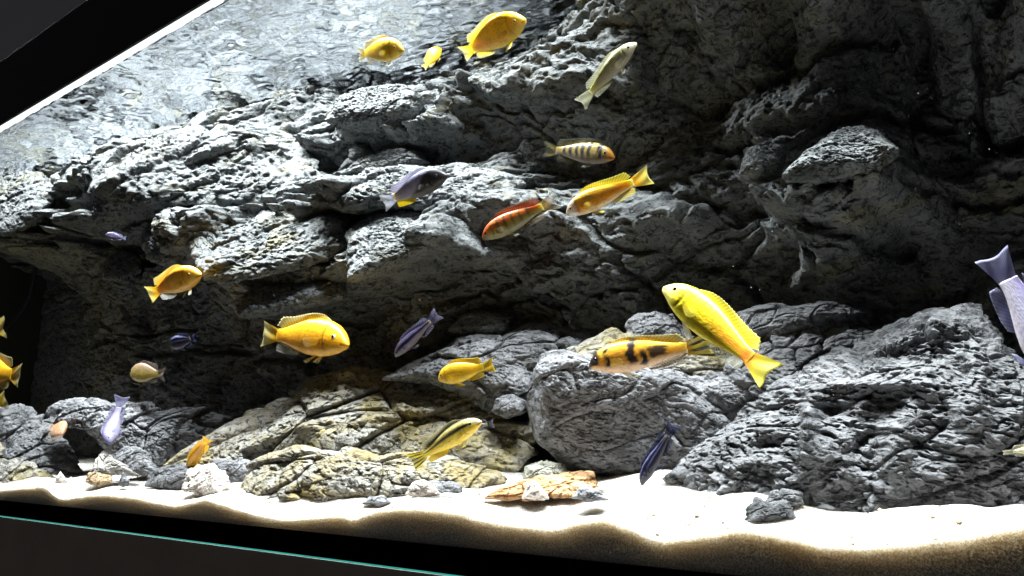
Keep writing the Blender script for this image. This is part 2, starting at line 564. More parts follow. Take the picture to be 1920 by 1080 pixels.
CRACKS = [
    (16, .022, [(165, 300), (250, 272), (330, 262)]), (12, .02, [(545, 250), (600, 308), (630, 348)]), (8, .012, [(249, 272), (246, 345)]), (8, .012, [(330, 258), (328, 345)]),
    (14, .024, [(262, 440), (300, 418), (345, 399), (470, 392), (560, 402), (640, 400)]), (14, .022, [(600, 397), (720, 391), (860, 374), (985, 345)]),
    (10, .016, [(640, 402), (650, 470), (672, 524)]), (10, .018, [(345, 400), (352, 440), (340, 480)]), (12, .02, [(1140, 480), (1180, 540), (1215, 585)]),
    (10, .016, [(945, 500), (1000, 560), (1020, 605)]), (10, .016, [(1015, 470), (960, 512), (870, 537), (800, 562)]), (12, .02, [(1060, 330), (1000, 345), (930, 340)]),
    (12, .022, [(1363, 367), (1420, 397), (1533, 427), (1613, 447), (1663, 443)]), (8, .014, [(1507, 437), (1503, 487)]), (8, .015, [(1327, 503), (1370, 547), (1450, 560)]),
    (14, .024, [(1280, 157), (1447, 123), (1520, 120), (1647, 50)]), (14, .024, [(1280, 253), (1397, 240), (1497, 237), (1530, 230), (1647, 193), (1747, 187)]),
    (14, .026, [(1480, 335), (1520, 300), (1570, 258)]), (8, .016, [(1560, 330), (1600, 295)]), (14, .03, [(1832, 40), (1815, 160), (1822, 215), (1850, 238), (1930, 222)]),
    (14, .022, [(840, 142), (900, 192), (1000, 208), (1150, 174)]), (10, .018, [(100, 640), (210, 622), (330, 612)]), (10, .016, [(220, 662), (300, 656), (425, 658), (560, 690)]),
    (8, .014, [(420, 585), (425, 700)]), (8, .014, [(190, 600), (188, 740)]), (8, .014, [(520, 600), (540, 690)]), (9, .016, [(1390, 420), (1330, 470), (1280, 480)]),
    (9, .016, [(700, 560), (640, 600), (560, 600)]), (9, .016, [(760, 600), (780, 680)]), (10, .018, [(1150, 320), (1250, 360), (1350, 370)]), (10, .018, [(1700, 330), (1800, 350), (1900, 330)]),
    (9, .014, [(1560, 520), (1690, 540), (1800, 520)]), (12, .02, [(820, 250), (830, 140)]), (10, .016, [(430, 250), (470, 200), (520, 175)]), (10, .018, [(150, 330), (155, 300), (120, 270)]),
]


def crack_depth(us, zs):
    """grooves of the wall, from lines drawn on the photo and set on the wall at about half its depth"""
    out = np.zeros((len(zs), len(us)))
    V = zs * 1700
    for w, dep, line in CRACKS:
        pts = []
        for px, py in line:
            p = at(px, py, 0.2)
            pts.append((u_of_x(np.array([p[0]]))[0], p[2] * 1700))
        for (a0, b0), (a1, b1) in zip(pts[:-1], pts[1:]):
            iu = np.where((us > min(a0, a1) - 60) & (us < max(a0, a1) + 60))[0]
            iv = np.where((V > min(b0, b1) - 60) & (V < max(b0, b1) + 60))[0]
            if not len(iu) or not len(iv):
                continue
            B, A = np.meshgrid(V[iv], us[iu], indexing="ij")
            wob = perlin(np.stack([A.ravel() / 28, B.ravel() / 28, 0 * A.ravel()], 1), 611).reshape(A.shape) * 12
            A, B = A + wob, B + wob
            L2 = (a1 - a0) ** 2 + (b1 - b0) ** 2
            t = np.clip(((A - a0) * (a1 - a0) + (B - b0) * (b1 - b0)) / L2, 0, 1)
            d = np.hypot(A - a0 - t * (a1 - a0), B - b0 - t * (b1 - b0))
            sub = out[iv[0]:iv[-1] + 1, iu[0]:iu[-1] + 1]
            np.maximum(sub, dep * 1.25 * np.exp(-(d / (w * 0.75)) ** 2), out=sub)
    return out


def rbf_field(pts, vals, U, smooth=1e-3):
    K = np.sqrt(((pts[:, None, :] - pts[None, :, :]) ** 2).sum(2) + 1e-9) ** 0.9
    n = len(pts)
    A = np.zeros((n + 1, n + 1))
    A[:n, :n] = -K + np.eye(n) * -0.6
    A[:n, n] = 1
    A[n, :n] = 1
    w = np.linalg.solve(A, np.append(vals, 0))
    out = np.empty(len(U))
    for a in range(0, len(U), 20000):
        k = np.sqrt(((U[a:a + 20000, None, :] - pts[None]) ** 2).sum(2)) ** 0.9
        out[a:a + 20000] = -k @ w[:n] + w[n]
    return out


def u_of_x(x):
    """a coordinate along the wall that runs as the picture does, so detail is spread evenly"""
    v = np.stack([x, np.full_like(x, 0.2), np.full_like(x, 0.30)], -1) - CAM
    return 960 + F * (v @ RGT) / (v @ FWD)


def build_wall():
    P, D = [], []
    for d, line in WALL_LINES:
        line = np.array(line, float)
        for k in range(len(line)):
            P.append(at(*line[k], d)); D.append(d)
            if k + 1 < len(line):
                L = np.hypot(*(line[k + 1] - line[k]))
                if L < 190:
                    for s in np.arange(1, int(L // 45) + 1) / (int(L // 45) + 1):
                        P.append(at(*(line[k] * (1 - s) + line[k + 1] * s), d)); D.append(d)
    for px, py in WATERLINE:
        dr = ray(px, py)
        t = (WATER_Z - CAM[2]) / dr[2]
        p = CAM + dr * t
        for dz in (0, 0.03, 0.08):
            P.append(p + [0, 0.02, dz]); D.append(p[1] + 0.02)
    # the lump that hangs at the far end: leans back towards the water, undercut below
    for x in (-2.05, -1.9, -1.75, -1.64, -1.54, -1.44):
        for z, d in ((.70, .16), (.65, .145), (.60, .125), (.56, .10), (.52, .078), (.49, .064), (.475, .066), (.445, .21)):
            P.append(np.array([x, d, z])); D.append(d)
    P, D = np.array(P), np.array(D)
    pts = np.stack([u_of_x(P[:, 0]), P[:, 2] * 1700], 1)
    nx, nz = 1080, 470
    us = np.linspace(-170, 2250, nx)
    xs = np.interp(us, u_of_x(np.linspace(-2.2, 0.6, 4000)), np.linspace(-2.2, 0.6, 4000))
    zs = np.linspace(0.02, 0.70, nz)
    Z, X = np.meshgrid(zs, xs, indexing="ij")
    cu = np.stack([np.repeat(us[None, ::4], len(zs[::4]), 0).ravel(), np.repeat(zs[::4, None] * 1700, len(us[::4]), 1).ravel()], 1)
    coarse = rbf_field(pts, D, cu).reshape(len(zs[::4]), len(us[::4]))
    tmp = np.stack([np.interp(us, us[::4], r) for r in coarse])
    base = np.stack([np.interp(zs, zs[::4], c) for c in tmp.T]).T
    endw = sstep(-1.70, -1.80, X) * sstep(0.53, 0.48, Z)
    base = base * (1 - endw) + 0.305 * endw
    V = np.stack([X.ravel(), base.ravel(), Z.ravel()], 1)
    # bedding bends along the wall: tilt it a little more on the left
    rough = 0.75 + 0.95 * sstep(-0.35, 0.35, fbm(V * 9 + 4.4, 2, 620))
    rel = rock_relief(V, seed=3, k=1.0, strata=.8, tilt=0.22, fine=rough, lumps=.75)
    V[:, 1] -= 0.004
    V[:, 1] -= rel * (1 - 0.7 * endw.ravel()) - crack_depth(us, zs).ravel()
    V[:, 1] = np.maximum(V[:, 1], 0.012)
    # folded edges: the surface also shifts a little sideways so that it is not a plain height field
    V[:, 2] += 0.006 * fbm(V * 26, 2, 77)
    V[:, 0] += 0.006 * fbm(V * 26 + 50, 2, 78)
    return mesh_obj("rock_wall", V, grid_faces(nx, nz), M["wall"], label="dark grey layered rock wall filling the back of the aquarium", cat="rock wall")


WALL = build_wall()


# ------------------------------------------------------------------ sand
CREST = [(-260, 905), (-120, 908), (0, 920), (80, 912), (110, 937), (187, 927), (247, 933), (327, 950), (380, 938), (433, 958), (533, 977), (620, 968), (645, 967),
         (660, 978), (683, 963), (750, 952), (840, 958), (933, 983), (1040, 993), (1107, 973), (1147, 977), (1200, 1000), (1250, 1022), (1282, 1010),
         (1347, 1000), (1390, 993), (1447, 1002), (1497, 1017), (1540, 1028), (1630, 1030), (1730, 1020), (1847, 1003), (1920, 980), (2050, 975), (2300, 985)]
_c = np.array([at(px, py, 0.0015) for px, py in CREST])
_o = np.argsort(_c[:, 0])
CREST_X = np.linspace(_c[:, 0].min(), _c[:, 0].max(), 1600)
CREST_Z = np.interp(CREST_X, _c[_o, 0], _c[_o, 2])
for _ in range(3):
    CREST_Z = np.convolve(np.pad(CREST_Z, 5, mode='edge'), np.ones(11) / 11, 'valid')
SAND_BUMPS = [(1720, 915, .06, .040, .012), (1330, 900, .11, .06, .014), (1180, 905, .14, .07, .012), (900, 890, .14, .08, .010), (1850, 930, .05, .03, .008), (480, 930, .04, .05, .006)]


def sand_z(x, y):
    x, y = np.asarray(x, float), np.asarray(y, float)
    front = np.interp(x, CREST_X, CREST_Z)
    w = np.exp(-(np.maximum(y, 0) / 0.035) ** 1.3)
    p = np.stack([x.ravel() * 9, y.ravel() * 9, np.zeros(x.size)], 1)
    n = fbm(p, 3, 501).reshape(x.shape)
    inner = 0.0485 + 0.10 * np.clip(y, 0, 0.36) + 0.009 * n
    z = front * w + inner * (1 - w)
    for px, py, d, r, h in SAND_BUMPS:
        c = at(px, py, d)
        z = z + h * np.exp(-(((x - c[0]) / r) ** 2 + ((y - d) / (r * 0.8)) ** 2))
    return z + 0.0011 * fbm(p * 7, 2, 502).reshape(x.shape)


def build_sand():
    nx, ny, nf = 900, 150, 16
    us = np.linspace(-170, 2250, nx)
    xs = np.interp(us, u_of_x(np.linspace(-2.2, 0.6, 4000)), np.linspace(-2.2, 0.6, 4000))
    xs = np.clip(xs, TANK_X0 + 0.002, TANK_X1 - 0.002)
    ys = 0.0015 + 0.36 * (np.linspace(0, 1, ny) ** 1.8)
    Y, X = np.meshgrid(ys, xs, indexing="ij")
    Zt = sand_z(X, Y)
    rows, crest_glow = [], []
    for k in range(nf):
        f = (k / nf) ** 0.6
        z = 0.012 + (Zt[0] - 0.012) * f
        rows.append(np.stack([xs, np.full(nx, 0.0015) + 0.0012 * sstep(0.85, 1.0, f), z], 1))
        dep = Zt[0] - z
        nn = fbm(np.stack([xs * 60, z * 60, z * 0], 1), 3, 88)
        crest_glow.append(np.clip(sstep(0.017, 0.0005, dep + 0.005 * nn), 0, 1) * (0.46 + 0.3 * nn))  # painted glow, fading downwards from the crest
    V = np.concatenate([np.concatenate(rows), np.stack([X.ravel(), Y.ravel(), Zt.ravel()], 1)])
    top = np.exp(-((Y - 0.0015) / 0.0022) ** 2) * 0.45  # the same painted glow just behind the crest
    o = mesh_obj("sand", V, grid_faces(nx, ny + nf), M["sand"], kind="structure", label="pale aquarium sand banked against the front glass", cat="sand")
    vattr(o, "algae", np.clip(np.concatenate([np.concatenate(crest_glow), top.ravel()]), 0, 1))  # weight of the painted crest glow
    return o


build_sand()


# ------------------------------------------------------------------ water surface
def build_water():
    nx, ny = 900, 200
    us = np.linspace(-170, 2250, nx)
    xs = np.interp(us, u_of_x(np.linspace(-2.2, 0.6, 4000)), np.linspace(-2.2, 0.6, 4000))
    xs = np.clip(xs, TANK_X0, TANK_X1)
    ys = np.linspace(0.0, 0.40, ny)
    Y, X = np.meshgrid(ys, xs, indexing="ij")
    p = np.stack([X.ravel() * 14, Y.ravel() * 20, np.zeros(X.size)], 1)
    z = WATER_Z + 0.0034 * fbm(p, 2, 900, 0.5) + 0.0015 * fbm(p * 3.1, 2, 901, 0.5)
    V = np.stack([X.ravel(), Y.ravel(), z], 1)
    return mesh_obj("water", V, grid_faces(nx, ny), M["water"], kind="structure", label="rippled water surface seen from below under the top trim", cat="water")


build_water()


# ------------------------------------------------------------------ loose rocks
def resample(poly, n):
    """n points along a closed outline with rounded corners, one for each equal step of angle about the middle"""
    poly = np.array(poly, float)
    c = np.array([(poly[:, 0].min() + poly[:, 0].max()) / 2, (poly[:, 1].min() + poly[:, 1].max()) / 2])
    pts = []
    m = len(poly)
    for k in range(m):
        a, b = poly[k], poly[(k + 1) % m]
        for s in np.linspace(0, 1, 24, endpoint=False):
            pts.append(a * (1 - s) + b * s)
    pts = np.array(pts)
    for _ in range(6):
        pts = (pts * 2 + np.roll(pts, 1, 0) + np.roll(pts, -1, 0)) / 4
    seg = np.hypot(*(np.roll(pts, -1, 0) - pts).T)
    s = np.concatenate([[0], np.cumsum(seg)])
    pp = np.vstack([pts, pts[:1]])
    tt = np.linspace(0, s[-1], n, endpoint=False)
    return c, np.stack([np.interp(tt, s, pp[:, 0]), np.interp(tt, s, pp[:, 1])], 1)


def rock(outline, depth, thick, mat, label, name="rock", turn=18, tip=10, back=None, seed=0, res=70, k=1.0, relief=1.0, strata=.45, fine=.8, blocks=1.0, lumps=1.0, power=2.4, centre=None, bulge=(0, 0), dents=(), cat="rock", group=None, parent=None):
    """a stone: its outline stands on a plane `depth` behind the glass, turned and tipped back by degrees, and swells out of that plane on both sides"""
    nth = int(res * 3.2)
    c, ring = resample(outline, nth)
    if centre is not None:
        c = np.array(centre, float)
    tu, ti = math.radians(turn), math.radians(tip)
    e = np.array([math.cos(tu), math.sin(tu), 0])
    h = np.array([math.sin(tu), -math.cos(tu), 0])          # level direction out of the plane towards the viewer's side
    N = h * math.cos(ti) + np.array([0, 0, 1]) * math.sin(ti)
    up = np.cross(N, e) * -1
    if up[2] < 0:
        up = -up
    P0 = at(c[0], c[1], depth)

    def on_plane(q):
        d = ray(q[0], q[1])
        return CAM + d * (((P0 - CAM) @ N) / (d @ N))
    R = np.array([on_plane(q) for q in ring])
    size = np.sqrt(np.mean(((R - P0) ** 2).sum(1)))
    toc = CAM - P0
    toc[2] = 0
    toc /= np.linalg.norm(toc)
    sw = toc * 0.92 + N * 0.08
    sw /= np.linalg.norm(sw)
    nb = max(6, res // 4)
    rows = []
    rel_dir = []
    rr = np.concatenate([np.linspace(0.02, 1, res) ** 0.75, np.linspace(1, 0.05, nb)[1:]])
    frontrow = np.arange(len(rr)) < res
    for r, fr in zip(rr, frontrow):
        hh = (1 - r ** power) ** (1 / 1.7)
        off = hh * thick if fr else -hh * (thick if back is None else back)
        ctr = P0 + (e * bulge[0] + up * bulge[1]) * size * (1 - r) * (1 if fr else 0)
        rows.append(ctr + (R - P0) * r + sw * off)
        ex = (R - P0) / np.linalg.norm(R - P0, axis=1)[:, None]
        rel_dir.append(ex * r ** 3 + sw * ((1 - r ** 3) if fr else -(1 - r ** 3)))
    V = np.concatenate(rows)
    Dn = np.concatenate(rel_dir)
    Dn /= np.linalg.norm(Dn, axis=1)[:, None] + 1e-9
    kk = k * float(np.clip(0.16 / size, 0.8, 6.0))
    amp = relief * float(np.clip(size / 0.16, 0.12, 1.15))
    V = V + Dn * (rock_relief(V + seed * 3.17, seed=200 + seed, k=kk, strata=strata, tilt=0.3, fine=fine, blocks=blocks, lumps=lumps) * amp)[:, None]
    if dents:
        w = V - CAM
        zz = w @ FWD
        pu, pv = 960 + F * (w @ RGT) / zz, 540 - F * (w @ UPV) / zz
        warpn = 14 * fbm(V * 30, 2, 640 + seed)
        front = np.concatenate([np.full(nth, fr) for fr in frontrow])
        for dx, dy, rx, ry, dep in dents:
            q = ((pu + warpn - dx) / rx) ** 2 + ((pv + warpn - dy) / ry) ** 2
            V = V - sw * (dep * np.exp(-q) * front)[:, None]
    base = np.array([P0[0], P0[1], V[:, 2].min()])
    Q = grid_faces(nth, len(rr), wrap=True)
    V = np.vstack([V, V[:nth].mean(0), V[-nth:].mean(0)])
    i = np.arange(nth)
    T = np.concatenate([np.stack([np.full(nth, len(V) - 2), (i + 1) % nth, i], 1), np.stack([np.full(nth, len(V) - 1), len(V) - 2 - nth + i, len(V) - 2 - nth + (i + 1) % nth], 1)])
    V = V - base
    o = mesh_obj(name, V, Q, mat, parent, tris=T, label=label, cat=cat, group=group)
    o.location = [float(v) for v in base]
    return o


# the slabs that stand out of the back wall
for k, (outline, depth, thick, tip) in enumerate([
    ([(160, 320), (180, 288), (250, 268), (330, 255), (400, 245), (480, 243), (545, 252), (590, 300), (630, 348), (600, 376), (520, 388), (430, 388), (330, 392), (250, 386), (170, 362)], .150, .028, 22),
    ([(262, 446), (280, 425), (310, 408), (345, 404), (356, 440), (350, 490), (310, 496), (275, 482)], .125, .025, 24),
    ([(345, 420), (380, 400), (470, 391), (540, 404), (610, 408), (648, 414), (652, 470), (560, 502), (500, 518), (430, 535), (360, 505)], .125, .028, 36),
    ([(646, 440), (690, 408), (750, 398), (800, 402), (845, 418), (864, 450), (800, 478), (720, 505), (655, 528)], .140, .028, 34),
    ([(428, 570), (490, 540), (580, 524), (650, 530), (645, 560), (560, 580), (450, 595)], .135, .022, 30),
    ([(604, 388), (622, 352), (680, 332), (760, 318), (860, 311), (950, 325), (985, 346), (960, 372), (860, 388), (740, 394), (650, 398)], .170, .028, 34),
    ([(636, 332), (675, 298), (735, 283), (790, 288), (806, 308), (730, 322)], .195, .02, 26),
    ([(608, 224), (628, 192), (690, 170), (760, 167), (796, 190), (782, 216), (700, 233), (640, 236)], .185, .03, 30),
    ([(1466, 338), (1496, 302), (1556, 259), (1620, 245), (1662, 256), (1684, 290), (1640, 322), (1560, 334)], .158, .024, 36),
    ([(1384, 336), (1398, 292), (1440, 271), (1476, 280), (1466, 322), (1420, 342)], .178, .022, 32),
    ([(965, 510), (1000, 472), (1100, 446), (1200, 440), (1244, 470), (1184, 530), (1080, 545), (1000, 550)], .245, .03, 16),
    ([(190, 524), (202, 484), (230, 467), (262, 480), (268, 510), (230, 528)], .185, .02, 30),
    ([(-70, 310), (0, 296), (50, 300), (84, 336), (95, 370), (74, 410), (20, 440), (-70, 440)], .085, .025, 24),
    ([(836, 622), (868, 592), (920, 585), (962, 602), (956, 628), (880, 630)], .225, .022, 24),
]):
    rock(outline, depth + 0.004, thick, M["wall"], None, name="stone", cat=None, parent=WALL, turn=16, tip=tip, seed=60 + k, res=72, relief=.9, strata=.7, fine=1.5, blocks=.35, power=4.5)

G = "loose rocks on the sand"
# the long ledge of slabs under the wall
rock([(1170, 660), (1176, 605), (1195, 590), (1230, 586), (1262, 592), (1285, 615), (1300, 660)], .225, .03, M["rock"], "small rounded grey rock knob on the ledge behind the orange blotched fish", seed=1, res=40, tip=25, group=G)
rock([(1360, 640), (1380, 590), (1440, 572), (1530, 570), (1610, 576), (1632, 588), (1600, 606), (1530, 622), (1460, 640)], .225, .03, M["rock"], "flat grey slab with a pointed tip on the ledge against the dark wall", seed=2, res=60, tip=40, group=G)
rock([(1350, 720), (1370, 640), (1440, 612), (1520, 606), (1600, 606), (1660, 622), (1700, 660), (1680, 740), (1560, 780), (1430, 760)], .21, .04, M["rock"], "broad pale grey slab behind the tail of the big yellow fish", seed=3, res=80, tip=38, group=G)
rock([(1045, 690), (1062, 655), (1110, 634), (1150, 616), (1172, 632), (1230, 634), (1290, 622), (1335, 640), (1400, 690), (1380, 730), (1250, 740), (1100, 720)], .21, .04, M["tan_rock"], "yellowed grey slab with a small peak, behind the orange blotched fish", seed=4, res=80, tip=35, group=G)
rock([(720, 712), (760, 682), (810, 655), (850, 632), (930, 626), (1000, 606), (1060, 612), (1130, 632), (1110, 680), (1030, 700), (1000, 780), (930, 780), (880, 740), (800, 720)], .21, .04, M["rock"], "long grey ledge rock rising behind the yellow fish to the boulder", seed=5, res=90, tip=30, group=G)
# boulders
rock([(998, 760), (1002, 700), (1022, 670), (1060, 660), (1110, 678), (1180, 698), (1262, 700), (1310, 720), (1345, 755), (1400, 800), (1420, 860), (1360, 900), (1240, 912), (1120, 900), (1050, 875), (1008, 830)], .20, .075, M["rock"], "squat grey boulder with an undercut dark front beside the sloping rock", seed=6, res=130, blocks=.5, tip=-10, bulge=(-.1, .2), strata=.1, relief=.65, power=7, group=G)
rock([(1262, 705), (1330, 690), (1420, 696), (1500, 705), (1560, 740), (1540, 860), (1400, 900), (1330, 850)], .22, .05, M["rock"], "dark grey rock wedged between the squat boulder and the great rough rock", seed=7, res=80, tip=-4, bulge=(0, .2), relief=.6, strata=.1, power=4, group=G)
rock([(1240, 900), (1290, 848), (1345, 802), (1400, 762), (1470, 722), (1530, 690), (1590, 660), (1650, 628), (1700, 600), (1750, 582), (1800, 577), (1836, 590), (1862, 616), (1905, 650), (1970, 690), (2080, 740), (2200, 880), (2150, 1010), (1900, 1000), (1700, 990), (1500, 985), (1320, 950)],
     .165, .06, M["rough_rock"], "great rough grey rock sloping down to the sand under the violet fish", turn=10, tip=30, seed=8, res=250, k=1.3, relief=.8, strata=.08, fine=1.5, blocks=.75, lumps=1.3, dents=[(1705, 668, 60, 16, .016), (1560, 765, 32, 20, .012), (1430, 838, 45, 16, .010), (1525, 800, 16, 70, -.026), (1760, 605, 60, 26, -.016), (1640, 725, 90, 12, -.022), (1830, 720, 26, 80, -.018), (1570, 930, 50, 18, .012), (1690, 860, 26, 60, -.016), (1620, 860, 26, 60, .012)], group=G)
rock([(290, 885), (340, 846), (420, 800), (470, 765), (540, 735), (590, 714), (640, 700), (700, 694), (780, 690), (850, 696), (900, 720), (945, 748), (965, 785), (1000, 800), (1018, 860), (1010, 900), (900, 905), (780, 895), (600, 890), (430, 900), (330, 905)],
     .168, .055, M["tan_rock"], "long pale rock sloping up from the sand with slanting furrows", turn=12, tip=32, seed=9, res=190, strata=.9, group=G)
rock([(440, 925), (455, 890), (475, 868), (510, 850), (560, 836), (620, 845), (700, 850), (770, 850), (850, 858), (905, 872), (940, 900), (930, 930), (800, 950), (600, 955), (470, 950)],
     .085, .05, M["algae_rock"], "low flat rock crusted with yellow brown algae in front of the sloping rock", turn=12, tip=30, seed=10, res=120, group=G)
rock([(-110, 790), (-60, 768), (0, 764), (45, 762), (82, 776), (100, 805), (132, 842), (160, 885), (120, 910), (0, 915), (-110, 910)], .075, .04, M["rough_rock"], "rough grey rock beside the small dark cave", turn=20, tip=28, seed=11, res=90, group=G)
rock([(-110, 850), (-40, 832), (0, 830), (42, 846), (82, 876), (108, 900), (60, 925), (-110, 930)], .045, .03, M["tan_rock"], "low yellowish grey rock leaning on the rough rock beside the cave", turn=15, tip=35, seed=12, res=60, group=G)
rock([(82, 790), (90, 762), (112, 748), (170, 742), (230, 754), (300, 762), (380, 764), (444, 780), (440, 810), (390, 830), (330, 860), (290, 890), (235, 885), (205, 850), (178, 822), (150, 800), (110, 800)], .135, .05, M["rock"], "grey rock bridging the dark cave at the foot of the wall", turn=18, tip=20, seed=13, res=120, k=1.2, group=G)
rock([(165, 892), (178, 864), (194, 846), (214, 855), (240, 876), (262, 892)], .055, .018, M["pale_stone"], "pale pointed stone at the mouth of the cave", seed=14, res=36, tip=30, strata=.5, cat="stone", group=G)
rock([(200, 862), (232, 832), (262, 838), (282, 862), (310, 892), (240, 892)], .085, .02, M["rock"], "thin grey slab leaning behind the pale pointed stone", seed=15, res=36, tip=30, strata=.5, cat="stone", group=G)
rock([(268, 912), (288, 882), (330, 867), (362, 869), (385, 890), (370, 918), (300, 920)], .06, .02, M["rock"], "dark grey stone behind the white stone", seed=16, res=44, tip=25, cat="stone", group=G)
rock([(342, 918), (350, 886), (370, 871), (396, 869), (420, 885), (436, 912), (425, 932), (370, 932)], .035, .02, M["white_stone"], "chalky white stone half sunk in the sand", seed=17, res=44, tip=20, strata=.5, cat="stone", group=G)
rock([(388, 880), (400, 862), (450, 858), (478, 870), (480, 900), (440, 915), (400, 905)], .075, .02, M["rock"], "bluish grey ribbed stone between the white stone and the algae crusted rock", seed=18, res=40, tip=10, cat="stone", group=G)
rock([(158, 904), (166, 886), (190, 880), (208, 888), (214, 904), (190, 914)], .04, .012, M["tan_stone"], "small tan pebble on the sand before the cave", seed=19, res=28, tip=25, strata=.3, cat="stone", group=G)
rock([(222, 908), (231, 885), (242, 900), (240, 912)], .04, .007, M["rock"], "tiny dark grey pointed pebble beside the tan pebble", seed=20, res=22, tip=10, strata=.3, cat="stone", group=G)
rock([(100, 905), (113, 884), (128, 902), (120, 912)], .04, .008, M["white_stone"], "tiny white pebble against the rough rock beside the cave", seed=31, res=20, tip=10, strata=.3, cat="stone", group=G)
rock([(905, 936), (945, 912), (990, 898), (1040, 889), (1098, 880), (1117, 887), (1124, 915), (1090, 932), (1000, 940)], .075, .014, M["orange_stone"], "flat orange brown stone lying on the white sand", seed=21, res=60, tip=58, strata=.5, cat="stone", group=G)
rock([(978, 936), (988, 912), (1001, 899), (1018, 914), (1032, 938)], .055, .012, M["white_stone"], "small white pointed stone leaning on the orange stone", seed=22, res=30, tip=20, strata=.3, cat="stone", group=G)
rock([(1072, 934), (1084, 914), (1096, 906), (1120, 918), (1144, 938), (1110, 945)], .055, .012, M["rock"], "small grey wedge of stone at the end of the orange stone", seed=23, res=30, tip=20, strata=.4, cat="stone", group=G)
rock([(978, 900), (984, 874), (1030, 862), (1058, 868), (1072, 892), (1040, 905)], .13, .02, M["green_stone"], "flat pale greenish stone behind the orange stone", seed=24, res=36, tip=35, strata=.4, cat="stone", group=G)
rock([(1394, 982), (1402, 950), (1420, 934), (1445, 946), (1468, 938), (1484, 948), (1492, 972), (1450, 985)], .04, .016, M["rough_rock"], "small lumpy grey rock on the sand before the great rough rock", seed=25, res=50, tip=20, k=1.3, strata=.4, cat="stone", group=G)
rock([(1432, 945), (1446, 922), (1470, 915), (1502, 924), (1512, 948), (1470, 958)], .065, .014, M["rough_rock"], "grey stone tucked behind the small lumpy rock", seed=26, res=40, tip=25, strata=.4, cat="stone", group=G)
rock([(758, 928), (772, 904), (792, 897), (816, 908), (832, 930), (790, 940)], .05, .012, M["white_stone"], "small cream stone at the foot of the algae crusted rock", seed=27, res=30, tip=25, strata=.3, cat="stone", group=G)
rock([(796, 918), (810, 902), (850, 898), (868, 912), (862, 932), (820, 938)], .065, .014, M["rock"], "small blue grey stone beside the cream stone", seed=28, res=34, tip=20, strata=.5, cat="stone", group=G)
rock([(676, 945), (694, 930), (716, 926), (736, 942), (710, 952)], .035, .012, M["rock"], "grey stone almost buried in sand in front of the algae crusted rock", seed=29, res=30, tip=30, strata=.4, cat="stone", group=G)
rock([(920, 772), (930, 748), (960, 738), (988, 752), (985, 776), (950, 786)], .175, .02, M["rock"], "small dark cobble lodged on top of the sloping rock by the boulder", seed=30, res=36, tip=15, strata=.4, cat="stone", group=G)


# ------------------------------------------------------------------ cable at the tank's far end
def tube(name, path, r, mat, parent=None, sides=8, **kw):
    path = np.array(path, float)
    V = []
    for k in range(len(path)):
        t = path[min(k + 1, len(path) - 1)] - path[max(k - 1, 0)]
        t /= np.linalg.norm(t)
        a = np.cross(t, [0.3, 0.9, 0.2])
        a /= np.linalg.norm(a)
        b = np.cross(t, a)
        for s in range(sides):
            q = 2 * math.pi * s / sides
            V.append(path[k] + r * (a * math.cos(q) + b * math.sin(q)))
    return mesh_obj(name, V, grid_faces(sides, len(path), wrap=True), mat, parent, **kw)


def smooth_path(pts, n=60):
    pts = np.array(pts, float)
    t = np.linspace(0, len(pts) - 1, n)
    p = np.stack([np.interp(t, np.arange(len(pts)), pts[:, i]) for i in range(3)], 1)
    for _ in range(8):
        p[1:-1] = (p[:-2] + 2 * p[1:-1] + p[2:]) / 4
    return p


tube("pump_cable", smooth_path([at(72, 400, .20), at(70, 480, .22), at(56, 560, .23), at(28, 600, .22), at(-10, 640, .2), at(-60, 680, .18)]), .004, M["cable"],
     label="black cable hanging by the dark end of the tank", cat="cable")


# ------------------------------------------------------------------ fish
PROFILE_S = np.array([0, .012, .035, .08, .15, .25, .38, .52, .66, .78, .88, .94, 1.0])
PROFILE_T = np.array([.006, .028, .055, .095, .138, .172, .182, .170, .138, .102, .074, .063, .060])
PROFILE_B = np.array([.006, .024, .044, .072, .103, .130, .143, .138, .112, .082, .060, .053, .052])
PROFILE_W = np.array([.006, .022, .040, .060, .080, .092, .092, .080, .058, .038, .022, .011, .0016])


def mixc(a, b, f):
    f = np.clip(f, 0, 1)[:, None]
    return np.asarray(a) * (1 - f) + np.asarray(b) * f


def band(x, c, w, soft=0.35):
    return np.clip((1 - np.abs(x - c) / w) / soft, 0, 1)


